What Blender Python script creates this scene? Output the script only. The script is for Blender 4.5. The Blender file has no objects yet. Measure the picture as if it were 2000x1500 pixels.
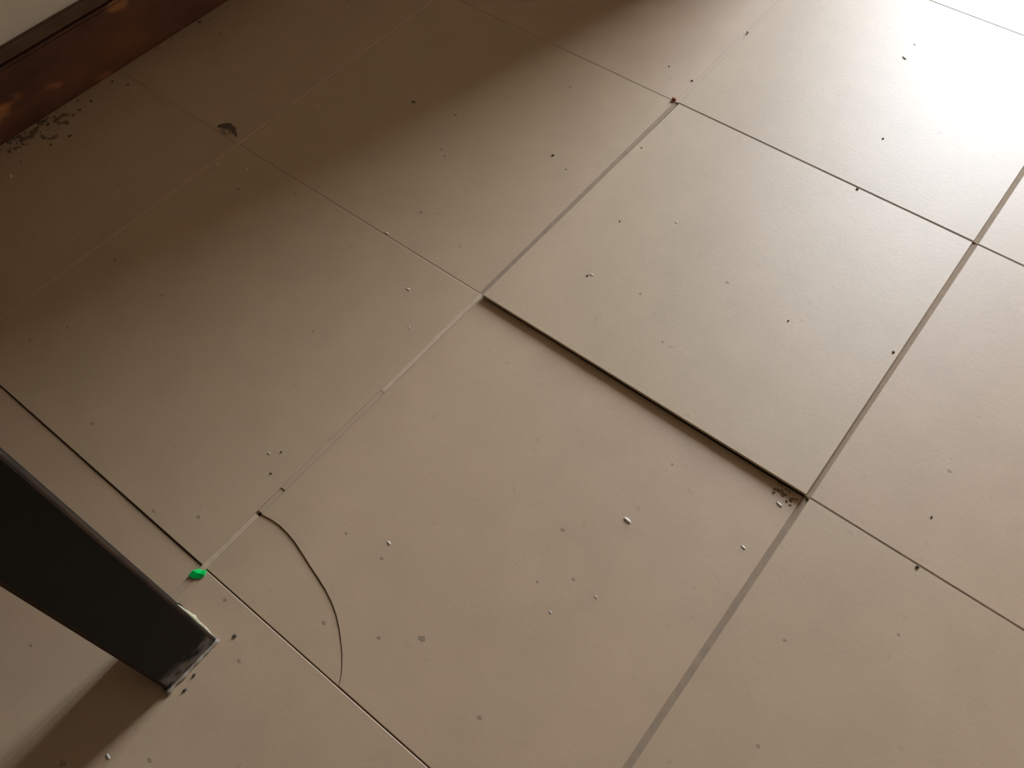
import bpy, bmesh, math, random
from mathutils import Matrix, Vector, noise

random.seed(7)
T = 0.4                                   # one floor tile, metres
scene = bpy.context.scene
col = scene.collection

# ------------------------------------------------------------------ camera
cam_d = bpy.data.cameras.new('camera')
cam = bpy.data.objects.new('camera', cam_d)
col.objects.link(cam)
R = ((0.7841572541871282, 0.6202369246365558, -0.02008875364703197),
     (0.5135482838440836, -0.6667649817987464, -0.5400857517169977),
     (-0.34837560314479576, 0.41319561513199216, -0.8413702055392709))
cx, cy, cz = 0.4105970553561875, -0.4395034538765801, 0.7496913224430596
cam.matrix_world = Matrix((
    (R[0][0], -R[1][0], -R[2][0], cx),
    (R[0][1], -R[1][1], -R[2][1], cy),
    (R[0][2], -R[1][2], -R[2][2], cz),
    (0, 0, 0, 1)))
cam_d.sensor_fit = 'HORIZONTAL'
cam_d.sensor_width = 36.0
cam_d.lens = 1684.66 / 2000.0 * 36.0
cam_d.clip_start = 0.02
scene.camera = cam

# ------------------------------------------------------------------ room dimensions
XL = -1.61 * T                            # front of skirting on the left wall
XW = XL - 0.012                           # plaster of the left wall
XR, YN, YF, ZC = 2.2, -2.6, 3.40, 2.8
WIN_X0, WIN_X1, WIN_Z0, WIN_Z1 = -0.30, 0.50, 0.45, 2.45      # the one tall window, in the far wall beyond the bright corner
STUB_X, STUB_Y0, STUB_Y1 = -0.068, 1.00, 1.06   # short unseen wall, added to shade the left of the room

# ------------------------------------------------------------------ sky + exposure
world = bpy.data.worlds.new('sky')
scene.world = world
world.use_nodes = True
bg = world.node_tree.nodes['Background']
bg.inputs['Color'].default_value = (0.80, 0.89, 1.0, 1)
bg.inputs['Strength'].default_value = 9.0
pd = bpy.data.lights.new('window_far_offscreen', 'AREA')       # sky portal filling the window; emits nothing of its own
pd.shape = 'RECTANGLE'
pd.size = WIN_X1 - WIN_X0
pd.size_y = WIN_Z1 - WIN_Z0
pd.cycles.is_portal = True
po = bpy.data.objects.new('window_far_offscreen', pd)
po.location = ((WIN_X0 + WIN_X1) / 2, YF + 0.03, (WIN_Z0 + WIN_Z1) / 2)
po.rotation_euler = (math.radians(-90), 0, 0)      # faces -Y, into the room
col.objects.link(po)
vs = scene.view_settings
scene.display_settings.display_device = 'sRGB'
vs.view_transform = 'Standard'
vs.look = 'None'
vs.gamma = 1.0
vs.use_curve_mapping = False
vs.exposure = 2.32
scene.cycles.max_bounces = 6
scene.cycles.diffuse_bounces = 5
scene.cycles.use_denoising = True

# ------------------------------------------------------------------ materials
def mat(name, base, rough=0.5, spec=0.5, mott=None, scale=8.0, amount=1.0, bump=0.0, bscale=60.0, obj_coords=True,
        speck=None, speck_scale=90.0, speck_cut=0.72, stretch=None):
    m = bpy.data.materials.new(name)
    m.use_nodes = True
    nt = m.node_tree
    b = nt.nodes['Principled BSDF']
    b.inputs['Roughness'].default_value = rough
    b.inputs['Specular IOR Level'].default_value = spec
    out = None
    if mott or bump or speck:
        g = nt.nodes.new('ShaderNodeNewGeometry')
        vec = g.outputs['Position']
        if stretch:
            mp = nt.nodes.new('ShaderNodeMapping')
            mp.inputs['Scale'].default_value = stretch
            nt.links.new(vec, mp.inputs['Vector'])
            vec = mp.outputs['Vector']
    if mott:
        n = nt.nodes.new('ShaderNodeTexNoise')
        n.inputs['Scale'].default_value = scale
        n.inputs['Detail'].default_value = 5
        n.inputs['Roughness'].default_value = 0.6
        nt.links.new(vec, n.inputs['Vector'])
        r = nt.nodes.new('ShaderNodeValToRGB')
        r.color_ramp.elements[0].position = 0.5 - 0.22 / amount
        r.color_ramp.elements[1].position = 0.5 + 0.22 / amount
        r.color_ramp.elements[0].color = (*mott, 1)
        r.color_ramp.elements[1].color = (*base, 1)
        nt.links.new(n.outputs['Fac'], r.inputs['Fac'])
        out = r.outputs['Color']
    if speck:
        n2 = nt.nodes.new('ShaderNodeTexNoise')
        n2.inputs['Scale'].default_value = speck_scale
        n2.inputs['Detail'].default_value = 2
        nt.links.new(vec, n2.inputs['Vector'])
        r2 = nt.nodes.new('ShaderNodeValToRGB')
        r2.color_ramp.elements[0].position = speck_cut - 0.06
        r2.color_ramp.elements[1].position = speck_cut + 0.06
        nt.links.new(n2.outputs['Fac'], r2.inputs['Fac'])
        mx = nt.nodes.new('ShaderNodeMixRGB')
        nt.links.new(r2.outputs['Color'], mx.inputs['Fac'])
        if out:
            nt.links.new(out, mx.inputs['Color1'])
        else:
            mx.inputs['Color1'].default_value = (*base, 1)
        mx.inputs['Color2'].default_value = (*speck, 1)
        out = mx.outputs['Color']
    if out:
        nt.links.new(out, b.inputs['Base Color'])
    else:
        b.inputs['Base Color'].default_value = (*base, 1)
    if bump:
        n3 = nt.nodes.new('ShaderNodeTexNoise')
        n3.inputs['Scale'].default_value = bscale
        n3.inputs['Detail'].default_value = 4
        nt.links.new(vec, n3.inputs['Vector'])
        bp = nt.nodes.new('ShaderNodeBump')
        bp.inputs['Strength'].default_value = bump
        bp.inputs['Distance'].default_value = 0.002
        nt.links.new(n3.outputs['Fac'], bp.inputs['Height'])
        nt.links.new(bp.outputs['Normal'], b.inputs['Normal'])
    return m

TILE_ROUGH = 0.50
M = {}
tile_tones = [(0.55, 0.392, 0.254), (0.56, 0.397, 0.258), (0.54, 0.387, 0.249), (0.55, 0.402, 0.256)]
for i, c in enumerate(tile_tones):
    M['tile%d' % i] = mat('beige_tile_%d' % i, c, TILE_ROUGH, 0.72,
                          mott=tuple(x * 0.90 for x in c), scale=16.0, amount=1.0,
                          bump=0.05, bscale=220.0,
                          speck=tuple(x * 0.80 for x in c), speck_scale=70.0, speck_cut=0.74)
M['grout_light'] = mat('pale_grout', (0.66, 0.50, 0.35), 0.8, 0.3, mott=(0.54, 0.40, 0.275), scale=90, bump=0.2)
M['grout_same'] = mat('beige_grout', (0.53, 0.39, 0.256), 0.52, 0.7, mott=(0.49, 0.36, 0.24), scale=90, bump=0.1)
M['grout_grey'] = mat('grey_grout', (0.40, 0.295, 0.20), 0.8, 0.3, mott=(0.32, 0.235, 0.16), scale=70, bump=0.2)
M['grout_mid'] = mat('dusty_joint', (0.26, 0.19, 0.13), 0.85, 0.2, mott=(0.18, 0.13, 0.09), scale=45, bump=0.2)
M['grout_dark'] = mat('dirty_joint', (0.15, 0.11, 0.078), 0.9, 0.2, mott=(0.09, 0.066, 0.048), scale=60, bump=0.2)
M['mortar'] = mat('mortar', (0.16, 0.13, 0.10), 0.95, 0.1, mott=(0.10, 0.08, 0.06), scale=40)
M['plaster'] = mat('cream_plaster', (0.84, 0.76, 0.65), 0.9, 0.2, mott=(0.80, 0.72, 0.615), scale=5, bump=0.2, bscale=80)
M['wall_mid'] = mat('beige_paint', (0.50, 0.43, 0.345), 0.9, 0.2)
M['wall_dim'] = mat('ochre_paint', (0.34, 0.27, 0.19), 0.9, 0.2)
M['ceiling'] = mat('ceiling_paint', (0.22, 0.17, 0.12), 0.95, 0.1)
M['skirting'] = mat('red_brown_skirting', (0.17, 0.062, 0.026), 0.45, 0.5, mott=(0.065, 0.025, 0.014), scale=14, amount=1.3, stretch=(1.0, 0.45, 1.0),
                    bump=0.3, bscale=50, speck=(0.42, 0.17, 0.06), speck_scale=30, speck_cut=0.63)
M['skirt_cap'] = mat('dusty_brown_cap', (0.155, 0.09, 0.052), 0.7, 0.3, mott=(0.09, 0.052, 0.03), scale=25, bump=0.3)
M['stub'] = mat('brown_paint', (0.14, 0.10, 0.07), 0.8, 0.3)
M['outside'] = mat('outside_ground', (0.35, 0.32, 0.27), 0.95, 0.1)
M['grain'] = mat('white_grain', (0.88, 0.80, 0.66), 0.45, 0.7)
gb = M['grain'].node_tree.nodes['Principled BSDF']       # grains let light through
gb.inputs['Subsurface Weight'].default_value = 0.9
gb.inputs['Subsurface Radius'].default_value = (1.0, 1.0, 1.0)
gb.inputs['Subsurface Scale'].default_value = 0.004
M['crumb'] = mat('dark_crumb', (0.15, 0.115, 0.085), 0.9, 0.2)
M['crumb_red'] = mat('red_brown_crumb', (0.36, 0.12, 0.075), 0.8, 0.2)
M['stain'] = mat('dull_stain', (0.35, 0.25, 0.165), 0.52, 0.6)
M['green'] = mat('green_plastic', (0.0, 0.74, 0.13), 0.35, 0.5)
M['paint_smear'] = mat('pale_paint', (0.66, 0.62, 0.42), 0.8, 0.2, mott=(0.40, 0.37, 0.26), scale=160, bump=0.5)
M['paint_grey'] = mat('grey_white_paint', (0.52, 0.44, 0.35), 0.85, 0.2, mott=(0.22, 0.18, 0.14), scale=120, bump=0.5)
M['debris'] = mat('brown_dirt', (0.13, 0.088, 0.056), 0.95, 0.1, mott=(0.26, 0.185, 0.12), scale=300)
M['scratch'] = mat('pale_scratch', (0.53, 0.45, 0.36), 0.7, 0.3)
M['table_top'] = mat('dark_stained_wood', (0.030, 0.022, 0.016), 0.4, 0.5, mott=(0.018, 0.013, 0.010), scale=20)

def leg_material():
    m = bpy.data.materials.new('black_brown_leg')
    m.use_nodes = True
    nt = m.node_tree
    b = nt.nodes['Principled BSDF']
    b.inputs['Roughness'].default_value = 0.55
    b.inputs['Specular IOR Level'].default_value = 0.15
    g = nt.nodes.new('ShaderNodeNewGeometry')
    sep = nt.nodes.new('ShaderNodeSeparateXYZ')
    nt.links.new(g.outputs['Position'], sep.inputs[0])
    n = nt.nodes.new('ShaderNodeTexNoise')
    n.inputs['Scale'].default_value = 75
    n.inputs['Detail'].default_value = 6
    nt.links.new(g.outputs['Position'], n.inputs['Vector'])
    # scuffed, dusty foot: worn within a couple of centimetres of the floor
    mr = nt.nodes.new('ShaderNodeMapRange')
    mr.inputs['From Min'].default_value = 0.0
    mr.inputs['From Max'].default_value = 0.034
    mr.inputs['To Min'].default_value = 1.0
    mr.inputs['To Max'].default_value = 0.0
    nt.links.new(sep.outputs['Z'], mr.inputs['Value'])
    ad = nt.nodes.new('ShaderNodeMath')
    ad.operation = 'MULTIPLY'
    nt.links.new(mr.outputs[0], ad.inputs[0])
    mn = nt.nodes.new('ShaderNodeMapRange')
    mn.inputs['From Min'].default_value = 0.38
    mn.inputs['From Max'].default_value = 0.62
    mn.inputs['To Min'].default_value = 0.12
    nt.links.new(n.outputs['Fac'], mn.inputs['Value'])
    nt.links.new(mn.outputs[0], ad.inputs[1])
    r = nt.nodes.new('ShaderNodeValToRGB')
    e = r.color_ramp.elements
    e[0].position = 0.08
    e[0].color = (0.006, 0.005, 0.004, 1)
    e[0].position = 0.12
    e[1].position = 0.5
    e[1].color = (0.17, 0.15, 0.13, 1)
    nt.links.new(ad.outputs[0], r.inputs['Fac'])
    nt.links.new(r.outputs['Color'], b.inputs['Base Color'])
    return m
M['leg'] = leg_material()
M['leg_edge'] = mat('lit_brown_edge', (0.05, 0.026, 0.013), 0.8, 0.15, mott=(0.010, 0.007, 0.005), scale=30)  # brown tone stands in for light caught on the leg edges

# ------------------------------------------------------------------ helpers
def obj(name, bm, m, parent=None, smooth=False):
    me = bpy.data.meshes.new(name)
    bmesh.ops.recalc_face_normals(bm, faces=bm.faces[:])
    bm.to_mesh(me)
    bm.free()
    me.materials.append(m)
    if smooth:
        for p in me.polygons:
            p.use_smooth = True
    o = bpy.data.objects.new(name, me)
    col.objects.link(o)
    if parent:
        o.parent = parent
        o.matrix_parent_inverse = parent.matrix_world.inverted()
    return o

def tag(o, label=None, cat=None, group=None, kind=None):
    if label: o['label'] = label
    if cat: o['category'] = cat
    if group: o['group'] = group
    if kind: o['kind'] = kind
    return o

def box(bm, x0, x1, y0, y1, z0, z1):
    vs_ = [bm.verts.new((x, y, z)) for z in (z0, z1) for x, y in ((x0, y0), (x1, y0), (x1, y1), (x0, y1))]
    for f in ((0, 1, 2, 3), (7, 6, 5, 4), (0, 1, 5, 4), (1, 2, 6, 5), (2, 3, 7, 6), (3, 0, 4, 7)):
        bm.faces.new([vs_[i] for i in f])
    return vs_

def box_obj(name, dims, m, parent=None, bevel=0.0, kind=None):
    bm = bmesh.new()
    box(bm, *dims)
    if bevel:
        bmesh.ops.bevel(bm, geom=bm.edges[:], offset=bevel, segments=2, affect='EDGES', profile=0.5)
    o = obj(name, bm, m, parent)
    if kind: o['kind'] = kind
    return o

def inset_ring(pts, c):
    n = len(pts)
    area = sum(pts[i][0] * pts[(i + 1) % n][1] - pts[(i + 1) % n][0] * pts[i][1] for i in range(n))
    s = 1 if area > 0 else -1
    res = []
    for i in range(n):
        p0, p1, p2 = Vector(pts[i - 1]), Vector(pts[i]), Vector(pts[(i + 1) % n])
        a, b = (p1 - p0).normalized(), (p2 - p1).normalized()
        na, nb = Vector((-a.y, a.x)) * s, Vector((-b.y, b.x)) * s
        d = na + nb
        k = max(0.3, 1 + na.dot(nb))
        res.append(p1 + d * (c / k))
    return res

def prism(pts, zf, thick, chamfer):
    """flat slab with a chamfered upper rim; pts = outline (metres), zf(x, y) = top height"""
    bm = bmesh.new()
    top = [bm.verts.new((q.x, q.y, zf(q.x, q.y))) for q in inset_ring(pts, chamfer)]
    rim = [bm.verts.new((x, y, zf(x, y) - chamfer)) for x, y in pts]
    bot = [bm.verts.new((x, y, zf(x, y) - thick)) for x, y in pts]
    n = len(pts)
    bm.faces.new(top)
    bm.faces.new(bot[::-1])
    for a, b in ((top, rim), (rim, bot)):
        for i in range(n):
            j = (i + 1) % n
            bm.faces.new((a[i], b[i], b[j], a[j]))
    return bm

# ------------------------------------------------------------------ room shell
floor = box_obj('floor', (XW - 0.05, XR, YN, YF, -0.06, -0.0125), M['mortar'])
tag(floor, 'beige square tiled floor with uneven joints', None, None, 'structure')
wall_left = box_obj('wall_left', (XW - 0.2, XW, YN, YF, -0.06, ZC), M['plaster'], kind='structure')
wall_right = box_obj('wall_right', (XR, XR + 0.2, YN, YF, -0.06, ZC), M['wall_mid'], kind='structure')
wall_near = box_obj('wall_near', (XW - 0.2, XR + 0.2, YN - 0.2, YN, -0.06, ZC), M['wall_dim'], kind='structure')
ceiling = box_obj('ceiling', (XW - 0.2, XR + 0.2, YN - 0.2, YF + 0.2, ZC, ZC + 0.15), M['ceiling'], kind='structure')
bm = bmesh.new()
for d in ((XW - 0.2, WIN_X0, -0.06, ZC), (WIN_X1, XR + 0.2, -0.06, ZC),
          (WIN_X0, WIN_X1, -0.06, WIN_Z0), (WIN_X0, WIN_X1, WIN_Z1, ZC)):
    box(bm, d[0], d[1], YF, YF + 0.04, d[2], d[3])
wall_far = obj('wall_far', bm, M['wall_mid'])
wall_far['kind'] = 'structure'
shade_wall = box_obj('added_shade_wall', (XW, STUB_X, STUB_Y0, STUB_Y1, 0.0, ZC), M['stub'], kind='structure')  # out-of-view shade caster added across the left side
ground = box_obj('outside_ground', (-6, 8, YF + 0.13, YF + 12, -0.2, -0.012), M['outside'], kind='structure')

# skirting along the left wall: board below, narrow dusty cap strip above, shadow groove between
bm = bmesh.new()
box(bm, XW, XL, YN, STUB_Y0, -0.004, 0.083)
bmesh.ops.bevel(bm, geom=[e for e in bm.edges if abs(e.verts[0].co.z - 0.083) < 1e-6 and abs(e.verts[1].co.z - 0.083) < 1e-6
                          and abs(e.verts[0].co.x - XL) < 1e-6 and abs(e.verts[1].co.x - XL) < 1e-6],
                offset=0.003, segments=3, affect='EDGES')
baseboard = obj('baseboard_left', bm, M['skirting'])
tag(baseboard, None, None, None, 'structure')
cap = box_obj('cap_strip', (XW, XL - 0.003, YN, STUB_Y0, 0.0855, 0.101), M['skirt_cap'], baseboard, bevel=0.0015)

# ------------------------------------------------------------------ floor tiles
JU = {-1: 0.0055, 0: 0.0055, 1: 0.0055, 2: 0.005, 3: 0.005}       # joint widths across x
JV = {-4: 0.003, -3: 0.003, -2: 0.003, -1: 0.0013, 0: 0.0022, 1: 0.0016, 2: 0.0019, 3: 0.003, 4: 0.003}
RAISE = 0.0052

def z_raised(x, y):
    u, v = x / T, y / T
    return RAISE * (1 - 0.10 * u) * (1 - 0.85 * max(v, -0.02))
def z_crack(x, y):
    u, v = x / T, y / T
    return -0.0008 - 0.0014 * u * (1 + v) + 0.0
def z_shard(x, y):
    u, v = x / T, y / T
    return -0.0022 + 0.003 * max(0, u) 
def plane3(f, a, b, c):
    (ax, ay), (bx, by), (cx_, cy_) = a, b, c
    za, zb, zc = f(*a), f(*b), f(*c)
    n = (Vector((bx - ax, by - ay, zb - za))).cross(Vector((cx_ - ax, cy_ - ay, zc - za)))
    return lambda x, y: za - (n.x * (x - ax) + n.y * (y - ay)) / n.z
z_raised = plane3(z_raised, (0, 0), (T, 0), (0, T))
z_crack = plane3(lambda x, y: {(0, 0): -0.0006, (T, 0): -0.0024, (T, -T): -0.0014}[(x, y)], (0, 0), (T, 0), (T, -T))
z_shard = plane3(lambda x, y: {(0, -0.8): -0.0012, (0, -1): -0.0004, (0.4, -1): -0.0008}[(round(x / T, 3), round(y / T, 3))],
                 (0, -0.8 * T), (0, -T), (0.4 * T, -T))

crack_uv = [(0.008, -0.829), (0.035, -0.824), (0.06, -0.822), (0.09, -0.824), (0.12, -0.829), (0.155, -0.838), (0.19, -0.848),
            (0.225, -0.857), (0.257, -0.866), (0.289, -0.878), (0.317, -0.892), (0.343, -0.909), (0.365, -0.926),
            (0.384, -0.942), (0.399, -0.957), (0.413, -0.972), (0.423, -0.986), (0.430, -0.997)]

zmap = {}
tiles = {}
rows = range(-4, 4)
for iu in range(-2, 4):
    for iv in rows:
        u0, u1, v0, v1 = iu, iu + 1, iv, iv + 1
        xa = u0 * T + JU.get(u0, 0.004) / 2
        xb = u1 * T - JU.get(u1, 0.004) / 2
        if iu == -2:
            xa = XL + 0.001
        ya = v0 * T + JV.get(v0, 0.003) / 2
        yb = v1 * T - JV.get(v1, 0.003) / 2
        m = M['tile%d' % random.randrange(4)]
        if (iu, iv) == (0, 0):
            sx, sy = 0.0026, -0.0032
            pts = [(xa + sx - 0.001, ya + sy), (xb + 0.001, ya + sy + 0.0006), (xb - 0.0004, yb), (xa + 0.0012, yb)]
            f = z_raised
            bm = prism(pts, f, 0.0030, 0.0004)
            t = obj('tile', bm, M['tile3'], floor)
            t['label'] = 'raised beige tile with a lifted front edge'
        elif (iu, iv) == (0, -1):
            cr = [(u * T, v * T) for u, v in crack_uv]
            cr[0] = (xa, cr[0][1])
            cr[-1] = (cr[-1][0], ya)
            f = z_crack
            main = [(xa, yb)] + [(x + 0.0001, y + 0.0001) for x, y in cr] + [(xb, ya), (xb, yb)]
            bm = prism(main, f, 0.009, 0.0005)
            t = obj('tile', bm, M['tile1'], floor)
            t['label'] = 'sunken beige tile with a curved crack'
            shard = [(xa, ya)] + [(x - 0.0002, y - 0.0003) for x, y in reversed(cr)]
            shard[1] = (shard[1][0], ya)
            bm = prism(shard, z_shard, 0.009, 0.0004)
            s = obj('tile_shard', bm, M['tile2'], floor)
            s['label'] = 'broken off corner of the cracked tile'
        else:
            za = random.uniform(-0.0002, 0.0002) if iu > 0 else 0.0
            if (iu, iv) == (1, -1): za = 0.0006
            if (iu, iv) == (-1, -1): za = 0.0008
            if (iu, iv) == (-1, -2): za = -0.0006
            if (iu, iv) == (0, -2): za = 0.0002
            if (iu, iv) == (0, 1): za = 0.0008
            if (iu, iv) == (-1, 0): za = 0.0001
            f = (lambda z: (lambda x, y: z))(za)
            bm = prism([(xa, ya), (xb, ya), (xb, yb), (xa, yb)], f, 0.009, 0.0005)
            t = obj('tile', bm, m, floor)
        tiles[(iu, iv)] = t
        zmap[(iu, iv)] = f

def zfloor(u, v):
    k = (max(-2, min(3, math.floor(u))), max(-4, min(3, math.floor(v))))
    if k == (0, -1):
        # inside the broken-off corner?
        if u < 0.43 and v < -0.82:
            for (a, b), (c, d) in zip(crack_uv, crack_uv[1:]):
                if a <= u <= c and v < b + (d - b) * (u - a) / (c - a):
                    return z_shard(u * T, v * T)
    return zmap[k](u * T, v * T)

# joints: one strip of grout or packed dirt for each stretch between two crossings
def joint(axis, k, a, b, m, top, w, wob=0.0):
    """strip centred on line k, from a to b (tile units)"""
    bm = bmesh.new()
    n = 14
    rows_ = []
    for i in range(n + 1):
        s = a + (b - a) * i / n
        d = wob * T * (noise.noise(Vector((s * 9, k * 3.1, 0.3))))
        zt = top + 0.0001 * noise.noise(Vector((s * 25, k, 2.2)))
        ring = []
        for off, z in ((-w / 2, -0.0122), (w / 2, -0.0122), (w / 2, zt), (-w / 2, zt)):
            p = k * T + off + d
            q = s * T
            ring.append(bm.verts.new((p, q, z) if axis == 'u' else (q, p, z)))
        rows_.append(ring)
    for r0, r1 in zip(rows_, rows_[1:]):
        for i in range(4):
            j = (i + 1) % 4
            bm.faces.new((r0[i], r0[j], r1[j], r1[i]))
    bm.faces.new(rows_[0][::-1])
    bm.faces.new(rows_[-1])
    return obj('grout_joint', bm, m, floor)

umats = {}
for iu in range(-1, 4):
    for iv in rows:
        m, top = M['grout_same'], -0.0004
        if iu == -1: m, top = M['grout_light'], 0.0001
        if iu == 0 and iv == 0: m, top = M['grout_grey'], -0.0006
        if iu == 0 and iv == -1: m, top = M['grout_light'], 0.0004
        if iu == 0 and iv > 0: m, top = M['grout_same'], 0.0002
        if iu == 1: m, top = M['grout_grey'], -0.0006
        if iu == 1 and iv < 0: top = -0.0022
        if iu == 2: m = M['grout_grey']
        if (iu, iv) == (0, -1):
            joint('u', 0, -1, -0.835, M['grout_light'], -0.0006, JU[0])
            joint('u', 0, -0.825, -0.75, M['grout_same'], -0.0012, JU[0])
            joint('u', 0, -0.75, -0.40, M['grout_same'], -0.0004, JU[0])
            joint('u', 0, -0.40, 0, M['grout_light'], -0.0002, JU[0])
        else:
            joint('u', iu, iv, iv + 1, m, top, JU.get(iu, 0.004))
for iv in range(-3, 4):
    for iu in range(-2, 4):
        m, top = M['grout_dark'], -0.0022
        if iv == 0 and iu < 0: m, top = M['grout_same'], -0.0002
        if iv > 0 and iu >= 0: m, top = M['grout_mid'], -0.0003
        if (iv, iu) == (1, 0): top = 0.0005
        if iv == 2 and iu >= 0: m, top = M['grout_mid'], -0.0004
        if iv == 0 and iu > 0: m, top = M['grout_mid'], -0.0005
        if iv == 1 and iu < 0: m, top = M['grout_same'], -0.0003
        if (iv, iu) == (0, 0): top = -0.005
        if iu == -2: m, top = M['grout_same'], -0.0003
        a = iu if iu > -2 else XL / T + 0.002
        joint('v', iv, a, iu + 1, m, top, JV.get(iv, 0.003) - 0.0002)

# faint pale scratch running beside the grout line near the wall
bm = bmesh.new()
sc = [(-1.085, -0.62), (-1.096, -0.496), (-1.108, -0.28), (-1.12, -0.092), (-1.137, 0.1), (-1.148, 0.26), (-1.158, 0.42), (-1.175, 0.62)]
rings = []
for u, v in sc:
    z = zfloor(u, v)
    rings.append([bm.verts.new((u * T + dx, v * T, z + dz)) for dx, dz in ((-0.0006, -0.0005), (0, 0.0002), (0.0006, -0.0005))])
for r0, r1 in zip(rings, rings[1:]):
    for i in range(2):
        bm.faces.new((r0[i], r0[i + 1], r1[i + 1], r1[i]))
obj('scratch', bm, M['scratch'], floor)

# ------------------------------------------------------------------ table (its corner leg shows)
LX1, LY1 = 0.154 * T, -1.092 * T          # outer corner of the visible leg
LW = 0.138 * T
TX0, TX1 = XL + 0.03, LX1
TY0, TY1 = -1.45, LY1
TH = 0.76
table = bpy.data.objects.new('table', None)
table.location = ((TX0 + TX1) / 2, (TY0 + TY1) / 2, 0)
col.objects.link(table)
bpy.context.view_layer.update()
tag(table, 'table with square black wooden legs, pale paint smeared round its foot', 'table')

def leg(x0, x1, y0, y1, lean=0.0):
    bm = bmesh.new()
    h = 0.70
    zb = 0.0004
    vs_ = box(bm, x0, x1, y0, y1, zb, h)
    for v in vs_[4:]:
        v.co.y += lean
    vert = [e for e in bm.edges if abs(e.verts[0].co.z - e.verts[1].co.z) > 0.1]
    bmesh.ops.bevel(bm, geom=vert, offset=0.0032, segments=3, affect='EDGES', profile=0.5)
    ring = [e for e in bm.edges if e.verts[0].co.z < 0.01 and e.verts[1].co.z < 0.01]
    bmesh.ops.bevel(bm, geom=ring, offset=0.001, segments=1, affect='EDGES')
    o = obj('leg', bm, M['leg'], table)
    o.data.materials.append(M['leg_edge'])
    for p in o.data.polygons:               # brown arrises, caught light painted into their colour
        if abs(p.normal.z) < 0.3 and 0.25 < abs(p.normal.x) < 0.97:
            p.material_index = 1
    return o
leg0 = leg(LX1 - LW, LX1, LY1 - LW, LY1, lean=-0.0105)
leg(TX0, TX0 + LW, LY1 - LW, LY1)
leg(TX0, TX0 + LW, TY0, TY0 + LW)
leg(LX1 - LW, LX1, TY0, TY0 + LW)
ap = 0.02
box_obj('apron', (TX0 + LW, TX1 - LW, LY1 - 0.03, LY1 - 0.03 + ap, 0.60, 0.70), M['table_top'], table, bevel=0.001)
box_obj('apron', (TX0 + LW, TX1 - LW, TY0 + 0.01, TY0 + 0.01 + ap, 0.60, 0.70), M['table_top'], table, bevel=0.001)
box_obj('apron', (TX0 + 0.01, TX0 + 0.01 + ap, TY0 + LW, LY1 - LW, 0.60, 0.70), M['table_top'], table, bevel=0.001)
box_obj('apron', (TX1 - 0.03, TX1 - 0.03 + ap, TY0 + LW, LY1 - LW, 0.60, 0.70), M['table_top'], table, bevel=0.001)
box_obj('tabletop', (TX0 - 0.01, TX1 + 0.02, TY0 - 0.02, TY1 + 0.02, 0.70, TH - 0.03), M['table_top'], table, bevel=0.004)

# paint smears on the foot of the leg: uneven crusts that follow the leg's edges
def crust(name, pts, m, label, amp=0.0012, seed=0):
    """pts: (x, y, z, half-size x, half-size y, half-size z) blobs fused into one lumpy ridge"""
    bm = bmesh.new()
    n = 8
    rings_ = []
    for i, (x, y, z, ra, rb) in enumerate(pts):
        if i < len(pts) - 1:
            d = Vector(pts[i + 1][:3]) - Vector((x, y, z))
        d.normalize()
        side = d.cross(Vector((0, 0, 1))) if abs(d.z) < 0.9 else d.cross(Vector((1, 0, 0)))
        side.normalize()
        up = side.cross(d).normalized()
        ring = []
        for k in range(n):
            a = 2 * math.pi * k / n
            w = 1 + 0.35 * noise.noise(Vector((i * 1.7 + seed, k * 1.3, seed)))
            ring.append(bm.verts.new(Vector((x, y, z)) + side * math.cos(a) * ra * w + up * math.sin(a) * rb * w))
        rings_.append(ring)
    for r0, r1 in zip(rings_, rings_[1:]):
        for k in range(n):
            j = (k + 1) % n
            bm.faces.new((r0[k], r0[j], r1[j], r1[k]))
    bm.faces.new(rings_[0][::-1])
    bm.faces.new(rings_[-1])
    o = obj(name, bm, m, leg0, smooth=True)
    o['label'] = label
    return o

# yellowish ridge climbing the corner edge that faces the light
ys = LY1
pts = []
for i in range(14):
    t = i / 13
    z = 0.002 + 0.085 * t
    r = 0.0030 * math.sin(math.pi * min(1, (1 - t) * 1.02)) ** 0.8 * (0.5 + 0.5 * abs(noise.noise(Vector((t * 7, 3, 1)))) * 2) + 0.0006
    pts.append((LX1 - 0.004 - 0.002 * t, ys - 0.0006 - 0.0105 * z / 0.7 + 0.0004, z, r * 0.9, r * 1.1))
crust('paint_smear', pts, M['paint_smear'], 'yellowish pale paint ridge on the leg edge', seed=3)
pts = []
for i in range(18):
    t = i / 17
    r = 0.0014 + 0.0014 * abs(noise.noise(Vector((t * 11, 7, 5)))) + (0.0012 if 0.6 < t < 0.72 or t > 0.93 else 0)
    pts.append((LX1 + 0.0006 + 0.0008 * noise.noise(Vector((t * 9, 1, 1))), ys + 0.001 - (LW + 0.003) * t, 0.0014, r, 0.0018))
crust('paint_smear', pts, M['paint_grey'], 'greyish white paint line along the foot of the leg', seed=9)

# ------------------------------------------------------------------ small loose things
def lump_mesh(name, rx, ry, rz, seed, rough=0.25, sub=2):
    bm = bmesh.new()
    bmesh.ops.create_icosphere(bm, subdivisions=sub, radius=1.0)
    for v in bm.verts:
        k = 1 + rough * noise.noise(v.co * 1.7 + Vector((seed * 3.3, seed, 0)))
        v.co = Vector((v.co.x * rx * k, v.co.y * ry * k, v.co.z * rz * k))
    lo = min(v.co.z for v in bm.verts)
    for v in bm.verts:
        v.co.z -= lo
    me = bpy.data.meshes.new(name)
    bm.to_mesh(me)
    bm.free()
    for p in me.polygons:
        p.use_smooth = True
    return me

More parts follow.
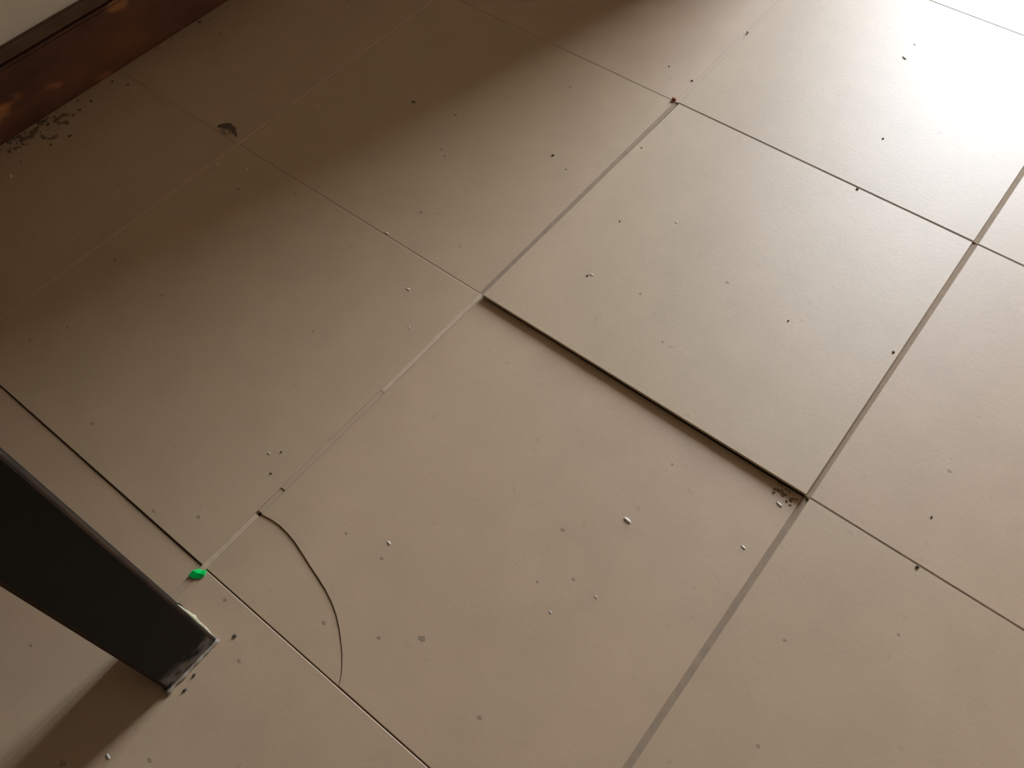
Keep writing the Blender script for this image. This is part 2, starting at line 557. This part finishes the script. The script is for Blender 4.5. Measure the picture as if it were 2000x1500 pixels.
def put(name, me, m, u, v, rz, dz=-0.0001):
    me.materials.clear()
    me.materials.append(m)
    o = bpy.data.objects.new(name, me)
    o.location = (u * T, v * T, zfloor(u, v) + dz)
    o.rotation_euler = (0, 0, rz)
    col.objects.link(o)
    return o

def where(u, v):
    k = (math.floor(u), math.floor(v))
    return {(0, 0): 'on the raised tile', (0, -1): 'on the sunken cracked tile',
            (-1, -1): 'on the tile between table leg and skirting', (-1, 0): 'on the tile half in shade',
            (0, 1): 'on the bright tile beyond the raised one', (-1, 1): 'on the tile left of the brightest one',
            (1, 0): 'on the tile right of the raised one', (1, -1): 'on the tile beside the sunken one',
            (0, -2): 'beside the table foot', (-1, -2): 'under the table'}.get(k, 'on the dusty border tiles by the skirting')

GL = {1: 'between the swept dirt and the largest grain by the skirting', 2: 'at the edge of the dirt swept to the skirting',
      3: 'on the shaded tile near the dry flake', 4: 'on the border tile past the dry flake',
      5: 'on the far shaded border tile', 6: 'deep in the shade beside the pale grout line',
      7: 'at the shade edge, darker of a close pair', 8: 'at the shade edge, brighter of a close pair',
      9: 'on the joint below the half shaded tile', 10: 'near the left corner of the raised tile',
      11: 'near the pale grout beside the sunken tile', 12: 'beside a brown crumb on the raised tile',
      13: 'alone on the far half of the raised tile', 15: 'near the dark joint of the sunken tile',
      18: 'near the joint left of the raised tile', 19: 'near the curved crack of the sunken tile',
      20: 'near the upper end of the curved crack', 21: 'on the floor in the shade of the table leg',
      22: 'on the half shaded tile, far from the sunken tile', 23: 'on the sunken tile below the large grain',
      24: 'midway on the sunken tile, away from the crack', 25: 'in the pale grout line near the dry flake',
      26: 'in the dirty corner below the raised tile'}
CL = {8: 'near the upper end of the curved crack', 9: 'next to a tiny grain above the curved crack',
      10: 'beside a white grain on the raised tile', 11: 'near the far joint of the raised tile',
      12: 'at the grey joint right of the raised tile', 13: 'in the middle of the raised tile', 4: 'at the joint corner of the raised tile',
      14: 'on the tile right of the raised one', 15: 'caught in the thin joint right of the raised tile',
      16: 'caught in the joint behind the raised tile', 17: 'at the far foot of the skirting',
      18: 'out from the far foot of the skirting', 19: 'at the skirting across from the dry flake',
      20: 'a little out from the skirting across from the dry flake', 21: 'out on the border tile from the swept dirt',
      22: 'just out from the swept dirt', 23: 'against the middle of the table foot',
      24: 'against the shaded corner of the table foot', 25: 'off the lit corner of the table foot',
      0: 'on the joint line of the bright tile', 1: 'beyond the red crumb', 2: 'on the joint near the red crumb',
      3: 'on the lit half of the half shaded tile', 6: 'in the shaded half of the half shaded tile', 7: 'at the edge of the shade'}
W = [(-1.456, -0.527, 1.3), (-1.538, -0.498, 0.8), (-1.544, -0.441, 0.9), (-0.887, -0.062, 1.0), (-1.246, 0.315, 0.7),
     (-1.227, 0.729, 0.8), (-0.931, 0.285, 0.7), (-0.469, 0.376, 0.8), (-0.439, 0.359, 0.8), (-0.363, 0.009, 1.1),
     (-0.172, -0.110, 1.0), (-0.082, -0.206, 0.6), (0.206, 0.236, 0.9), (0.285, 0.549, 0.7), (0.699, -0.309, 1.5),
     (0.946, -0.201, 1.0), (0.488, 1.646, 1.4), (0.485, 1.733, 0.7), (-0.102, 0.540, 0.7), (0.296, -0.695, 0.9),
     (-0.098, -0.705, 0.7), (0.158, -1.389, 1.0), (-0.319, 0.856, 0.6), (0.747, -0.505, 0.6), (0.688, -0.595, 0.6),
     (-0.980, -0.102, 0.6), (0.958, -0.055, 1.2)]
for i, (u, v, s) in enumerate(W):
    me = lump_mesh('grain', 0.0028 * s, 0.0010 * s, 0.0005 * s, i, 0.22)
    o = put('rice_grain', me, M['grain'], u, v, math.radians(-12 + random.uniform(-22, 22)))
    size = 'large' if s >= 1.3 else ('tiny' if s < 0.75 else 'small')
    tag(o, '%s whitish grain lying %s' % (size, GL.get(i, where(u, v))), 'grain', 'whitish grains scattered on the floor')

D = [(0.001, 1.452, 1.3), (-0.118, 1.139, 0.8), (-0.017, 1.122, 1.2), (-0.172, 0.561, 1.4), (0.030, 0.751, 0.7),
     (0.604, 1.239, 1.0), (-0.686, 0.485, 1.9), (-0.535, 0.521, 0.9), (-0.053, -0.740, 0.9), (-0.076, -0.684, 0.8),
     (0.199, 0.226, 0.9), (0.153, 0.452, 0.8), (0.980, 0.503, 1.1), (0.715, 0.427, 0.9),
     (1.252, 0.129, 1.0), (1.277, -0.006, 1.4), (0.639, 0.992, 1.3),
     (-1.585, 0.345, 2.0), (-1.478, 0.345, 1.2), (-1.572, -0.051, 1.8), (-1.517, -0.029, 1.4), (-1.462, -0.303, 1.8),
     (-1.477, -0.365, 1.5), (0.172, -1.173, 1.3), (0.180, -1.205, 1.5), (0.177, -1.062, 1.4)]
for i, (u, v, s) in enumerate(D):
    r = random.uniform(0.5, 0.9)
    me = lump_mesh('crumb', 0.0014 * s, 0.0014 * s * r, 0.0005 * s, 40 + i, 0.7)
    o = put('dirt_crumb', me, M['crumb'], u, v, random.uniform(0, 3.1))
    size = 'large' if s >= 1.6 else ('tiny' if s < 0.85 else 'small')
    tag(o, '%s dark dirt crumb %s' % (size, CL.get(i, 'lying ' + where(u, v))), 'crumb', 'dark crumbs scattered on the floor')
me = lump_mesh('crumb', 0.0034, 0.003, 0.0019, 99, 0.5)
o = put('red_crumb', me, M['crumb_red'], -0.013, 1.004, 0.3)
tag(o, 'reddish brown crumb at the far corner of the raised tile', 'crumb')

# flat dull spots that belong to a tile
S = [(-0.339, 0.131, 2.2), (-0.692, -0.044, 1.6), (-0.848, -0.135, 2.2), (-0.160, 0.101, 1.3), (-0.280, -0.375, 1.3),
     (-0.519, -0.923, 1.8), (-0.201, -0.981, 2.0), (-0.105, -0.925, 1.6), (-0.825, -0.776, 1.6), (-0.869, -0.864, 2.0),
     (-0.918, -0.543, 2.0), (0.098, -1.021, 1.8), (0.224, -1.093, 1.6), (0.097, -1.456, 2.8), (0.231, -1.340, 2.0),
     (0.308, -0.921, 2.2), (0.428, -0.871, 1.6), (0.503, -0.813, 3.0), (0.706, -0.862, 1.8), (0.200, -0.739, 1.5),
     (0.308, -0.733, 1.5), (0.702, -0.120, 1.4), (0.594, -0.421, 1.8), (0.684, -0.503, 1.5), (0.488, 0.163, 1.2),
     (0.519, 0.443, 1.6), (1.236, 0.268, 1.8), (1.123, -0.334, 1.4), (1.185, -0.557, 1.6), (1.310, -0.174, 1.4),
     (0.351, 0.263, 1.5), (-0.163, -1.353, 1.5), (-0.707, -0.547, 2.0), (0.623, -0.557, 1.2)]
for i, (u, v, s) in enumerate(S):
    bm = bmesh.new()
    n = 12
    z = zfloor(u, v)
    ring, low = [], []
    for k in range(n):
        a = 2 * math.pi * k / n
        r = 0.0013 * s * (1 + 0.6 * noise.noise(Vector((math.cos(a) * 1.3, math.sin(a) * 1.3, i * 2.1))))
        x, y = u * T + r * math.cos(a), v * T + r * 0.75 * math.sin(a)
        low.append(bm.verts.new((x, y, z - 0.0002)))
        ring.append(bm.verts.new((u * T + (x - u * T) * 0.85, v * T + (y - v * T) * 0.85, z + 0.00012)))
    bm.faces.new(ring)
    for k in range(n):
        j = (k + 1) % n
        bm.faces.new((ring[k], low[k], low[j], ring[j]))
    obj('stain', bm, M['stain'], tiles[(math.floor(u), math.floor(v))])

# green plastic scrap at the joint crossing near the table leg: bent flake
bm = bmesh.new()
gx, gy = 0.006 * T, -1.018 * T
out2 = [(-0.0095, -0.0012), (-0.0060, 0.0028), (-0.001, 0.0052), (0.0030, 0.0036), (0.0066, 0.0035), (0.0055, -0.0012), (0.0010, -0.0040), (-0.005, -0.0038)]
ca, sa = math.cos(math.radians(38)), math.sin(math.radians(38))
top, bot = [], []
for i, (x, y) in enumerate(out2):
    h = 0.0012 + 0.0012 * math.sin(i * 1.7)
    X, Y = gx + 1.0 * (x * ca - y * sa), gy + 1.0 * (x * sa + y * ca)
    z0 = max(zfloor(X / T, Y / T), -0.0006)
    top.append(bm.verts.new((X, Y, z0 + 0.0008 + max(0, h))))
    bot.append(bm.verts.new((X, Y, z0 + 0.0001 + max(0, h) * 0.2)))
c0 = bm.verts.new((gx, gy, 0.0030))
for i in range(len(top)):
    j = (i + 1) % len(top)
    bm.faces.new((top[i], top[j], c0))
    bm.faces.new((top[i], bot[i], bot[j], top[j]))
bm.faces.new(bot[::-1])
o = obj('plastic_scrap', bm, M['green'])
tag(o, 'bright green plastic scrap at the tile crossing beside the table leg', 'scrap')

# curled dark flake near the grout crossing by the wall, with a pale chip in it
fl = bpy.data.objects.new('dry_flake', None)
fl.location = (-1.074 * T, 0.023 * T, zfloor(-1.074, 0.023))
col.objects.link(fl)
bpy.context.view_layer.update()
tag(fl, 'curled dark dry flake with a pale chip on the shaded border tile', 'flake')
bm = bmesh.new()
n = 12
r0, r1 = [], []
for i in range(n + 1):
    t = i / n
    x = -0.016 + 0.034 * t
    y = 0.007 * math.sin(math.pi * t) - 0.004 * t
    w = (0.0030 * math.sin(math.pi * min(1, 0.08 + t * 0.9)) + 0.0006) * (1 + 0.9 * noise.noise(Vector((t * 6, 4, 2))))
    a = math.radians(10)
    px, py = fl.location.x + x * math.cos(a) - y * math.sin(a), fl.location.y + x * math.sin(a) + y * math.cos(a)
    z = fl.location.z + 0.001 + 0.003 * math.sin(math.pi * t)
    r0.append([bm.verts.new((px, py + w, z + 0.001)), bm.verts.new((px, py - w, z)), bm.verts.new((px, py - w, z - 0.0008)), bm.verts.new((px, py + w, z + 0.0002))])
for a, b in zip(r0, r0[1:]):
    for k in range(4):
        j = (k + 1) % 4
        bm.faces.new((a[k], a[j], b[j], b[k]))
bm.faces.new(r0[0][::-1]); bm.faces.new(r0[-1])
obj('flake_body', bm, M['crumb'], fl)
me = lump_mesh('chip', 0.0045, 0.0028, 0.0012, 77, 0.5)
me.materials.append(M['paint_grey'])
o = bpy.data.objects.new('pale_chip', me)
col.objects.link(o)
o.parent = fl
o.location = (-0.0005, -0.004, 0.0003)

# dirt swept against the skirting and packed into the low corner of the sunken tile
def dirt(name, spots, label, seed):
    bm = bmesh.new()
    for i, (u, v, s) in enumerate(spots):
        b2 = bmesh.new()
        bmesh.ops.create_icosphere(b2, subdivisions=1, radius=1.0)
        z = zfloor(u, v)
        ang = random.uniform(0, 3.1)
        vm = {}
        for q in b2.verts:
            k = 1 + 0.6 * noise.noise(q.co * 1.5 + Vector((i * 2.7 + seed, 0, 0)))
            x, y, zz = q.co.x * s * k, q.co.y * s * 0.7 * k, max(-0.1, q.co.z) * min(s, 0.0022) * 0.5 * k
            vm[q] = bm.verts.new((u * T + x * math.cos(ang) - y * math.sin(ang), v * T + x * math.sin(ang) + y * math.cos(ang), z + zz))
        for f in b2.faces:
            bm.faces.new([vm[q] for q in f.verts])
        b2.free()
    o = obj(name, bm, M['debris'])
    return tag(o, label, 'dirt', None, 'stuff')
sp = [(-1.60 + abs(random.gauss(0, 0.035)), random.gauss(-0.36, 0.07), random.uniform(0.003, 0.0065)) for i in range(22)]
for i in range(45):
    v = random.gauss(-0.36, 0.10)
    u = -1.598 + abs(random.gauss(0, 0.05))
    sp.append((u, v, random.uniform(0.0008, 0.0030)))
for i in range(40):
    sp.append((-1.60 + abs(random.gauss(0, 0.02)), random.uniform(-0.6, 0.9), random.uniform(0.0006, 0.0018)))
dirt('swept_dirt', sp, 'loose brown dirt swept against the foot of the red brown skirting', 1)
sp = [(0.965 + random.uniform(-0.04, 0.022), -0.024 + random.gauss(0, 0.008), random.uniform(0.0006, 0.0022)) for i in range(26)]
dirt('packed_dirt', sp, 'dark dirt packed into the corner below the raised tile', 5)
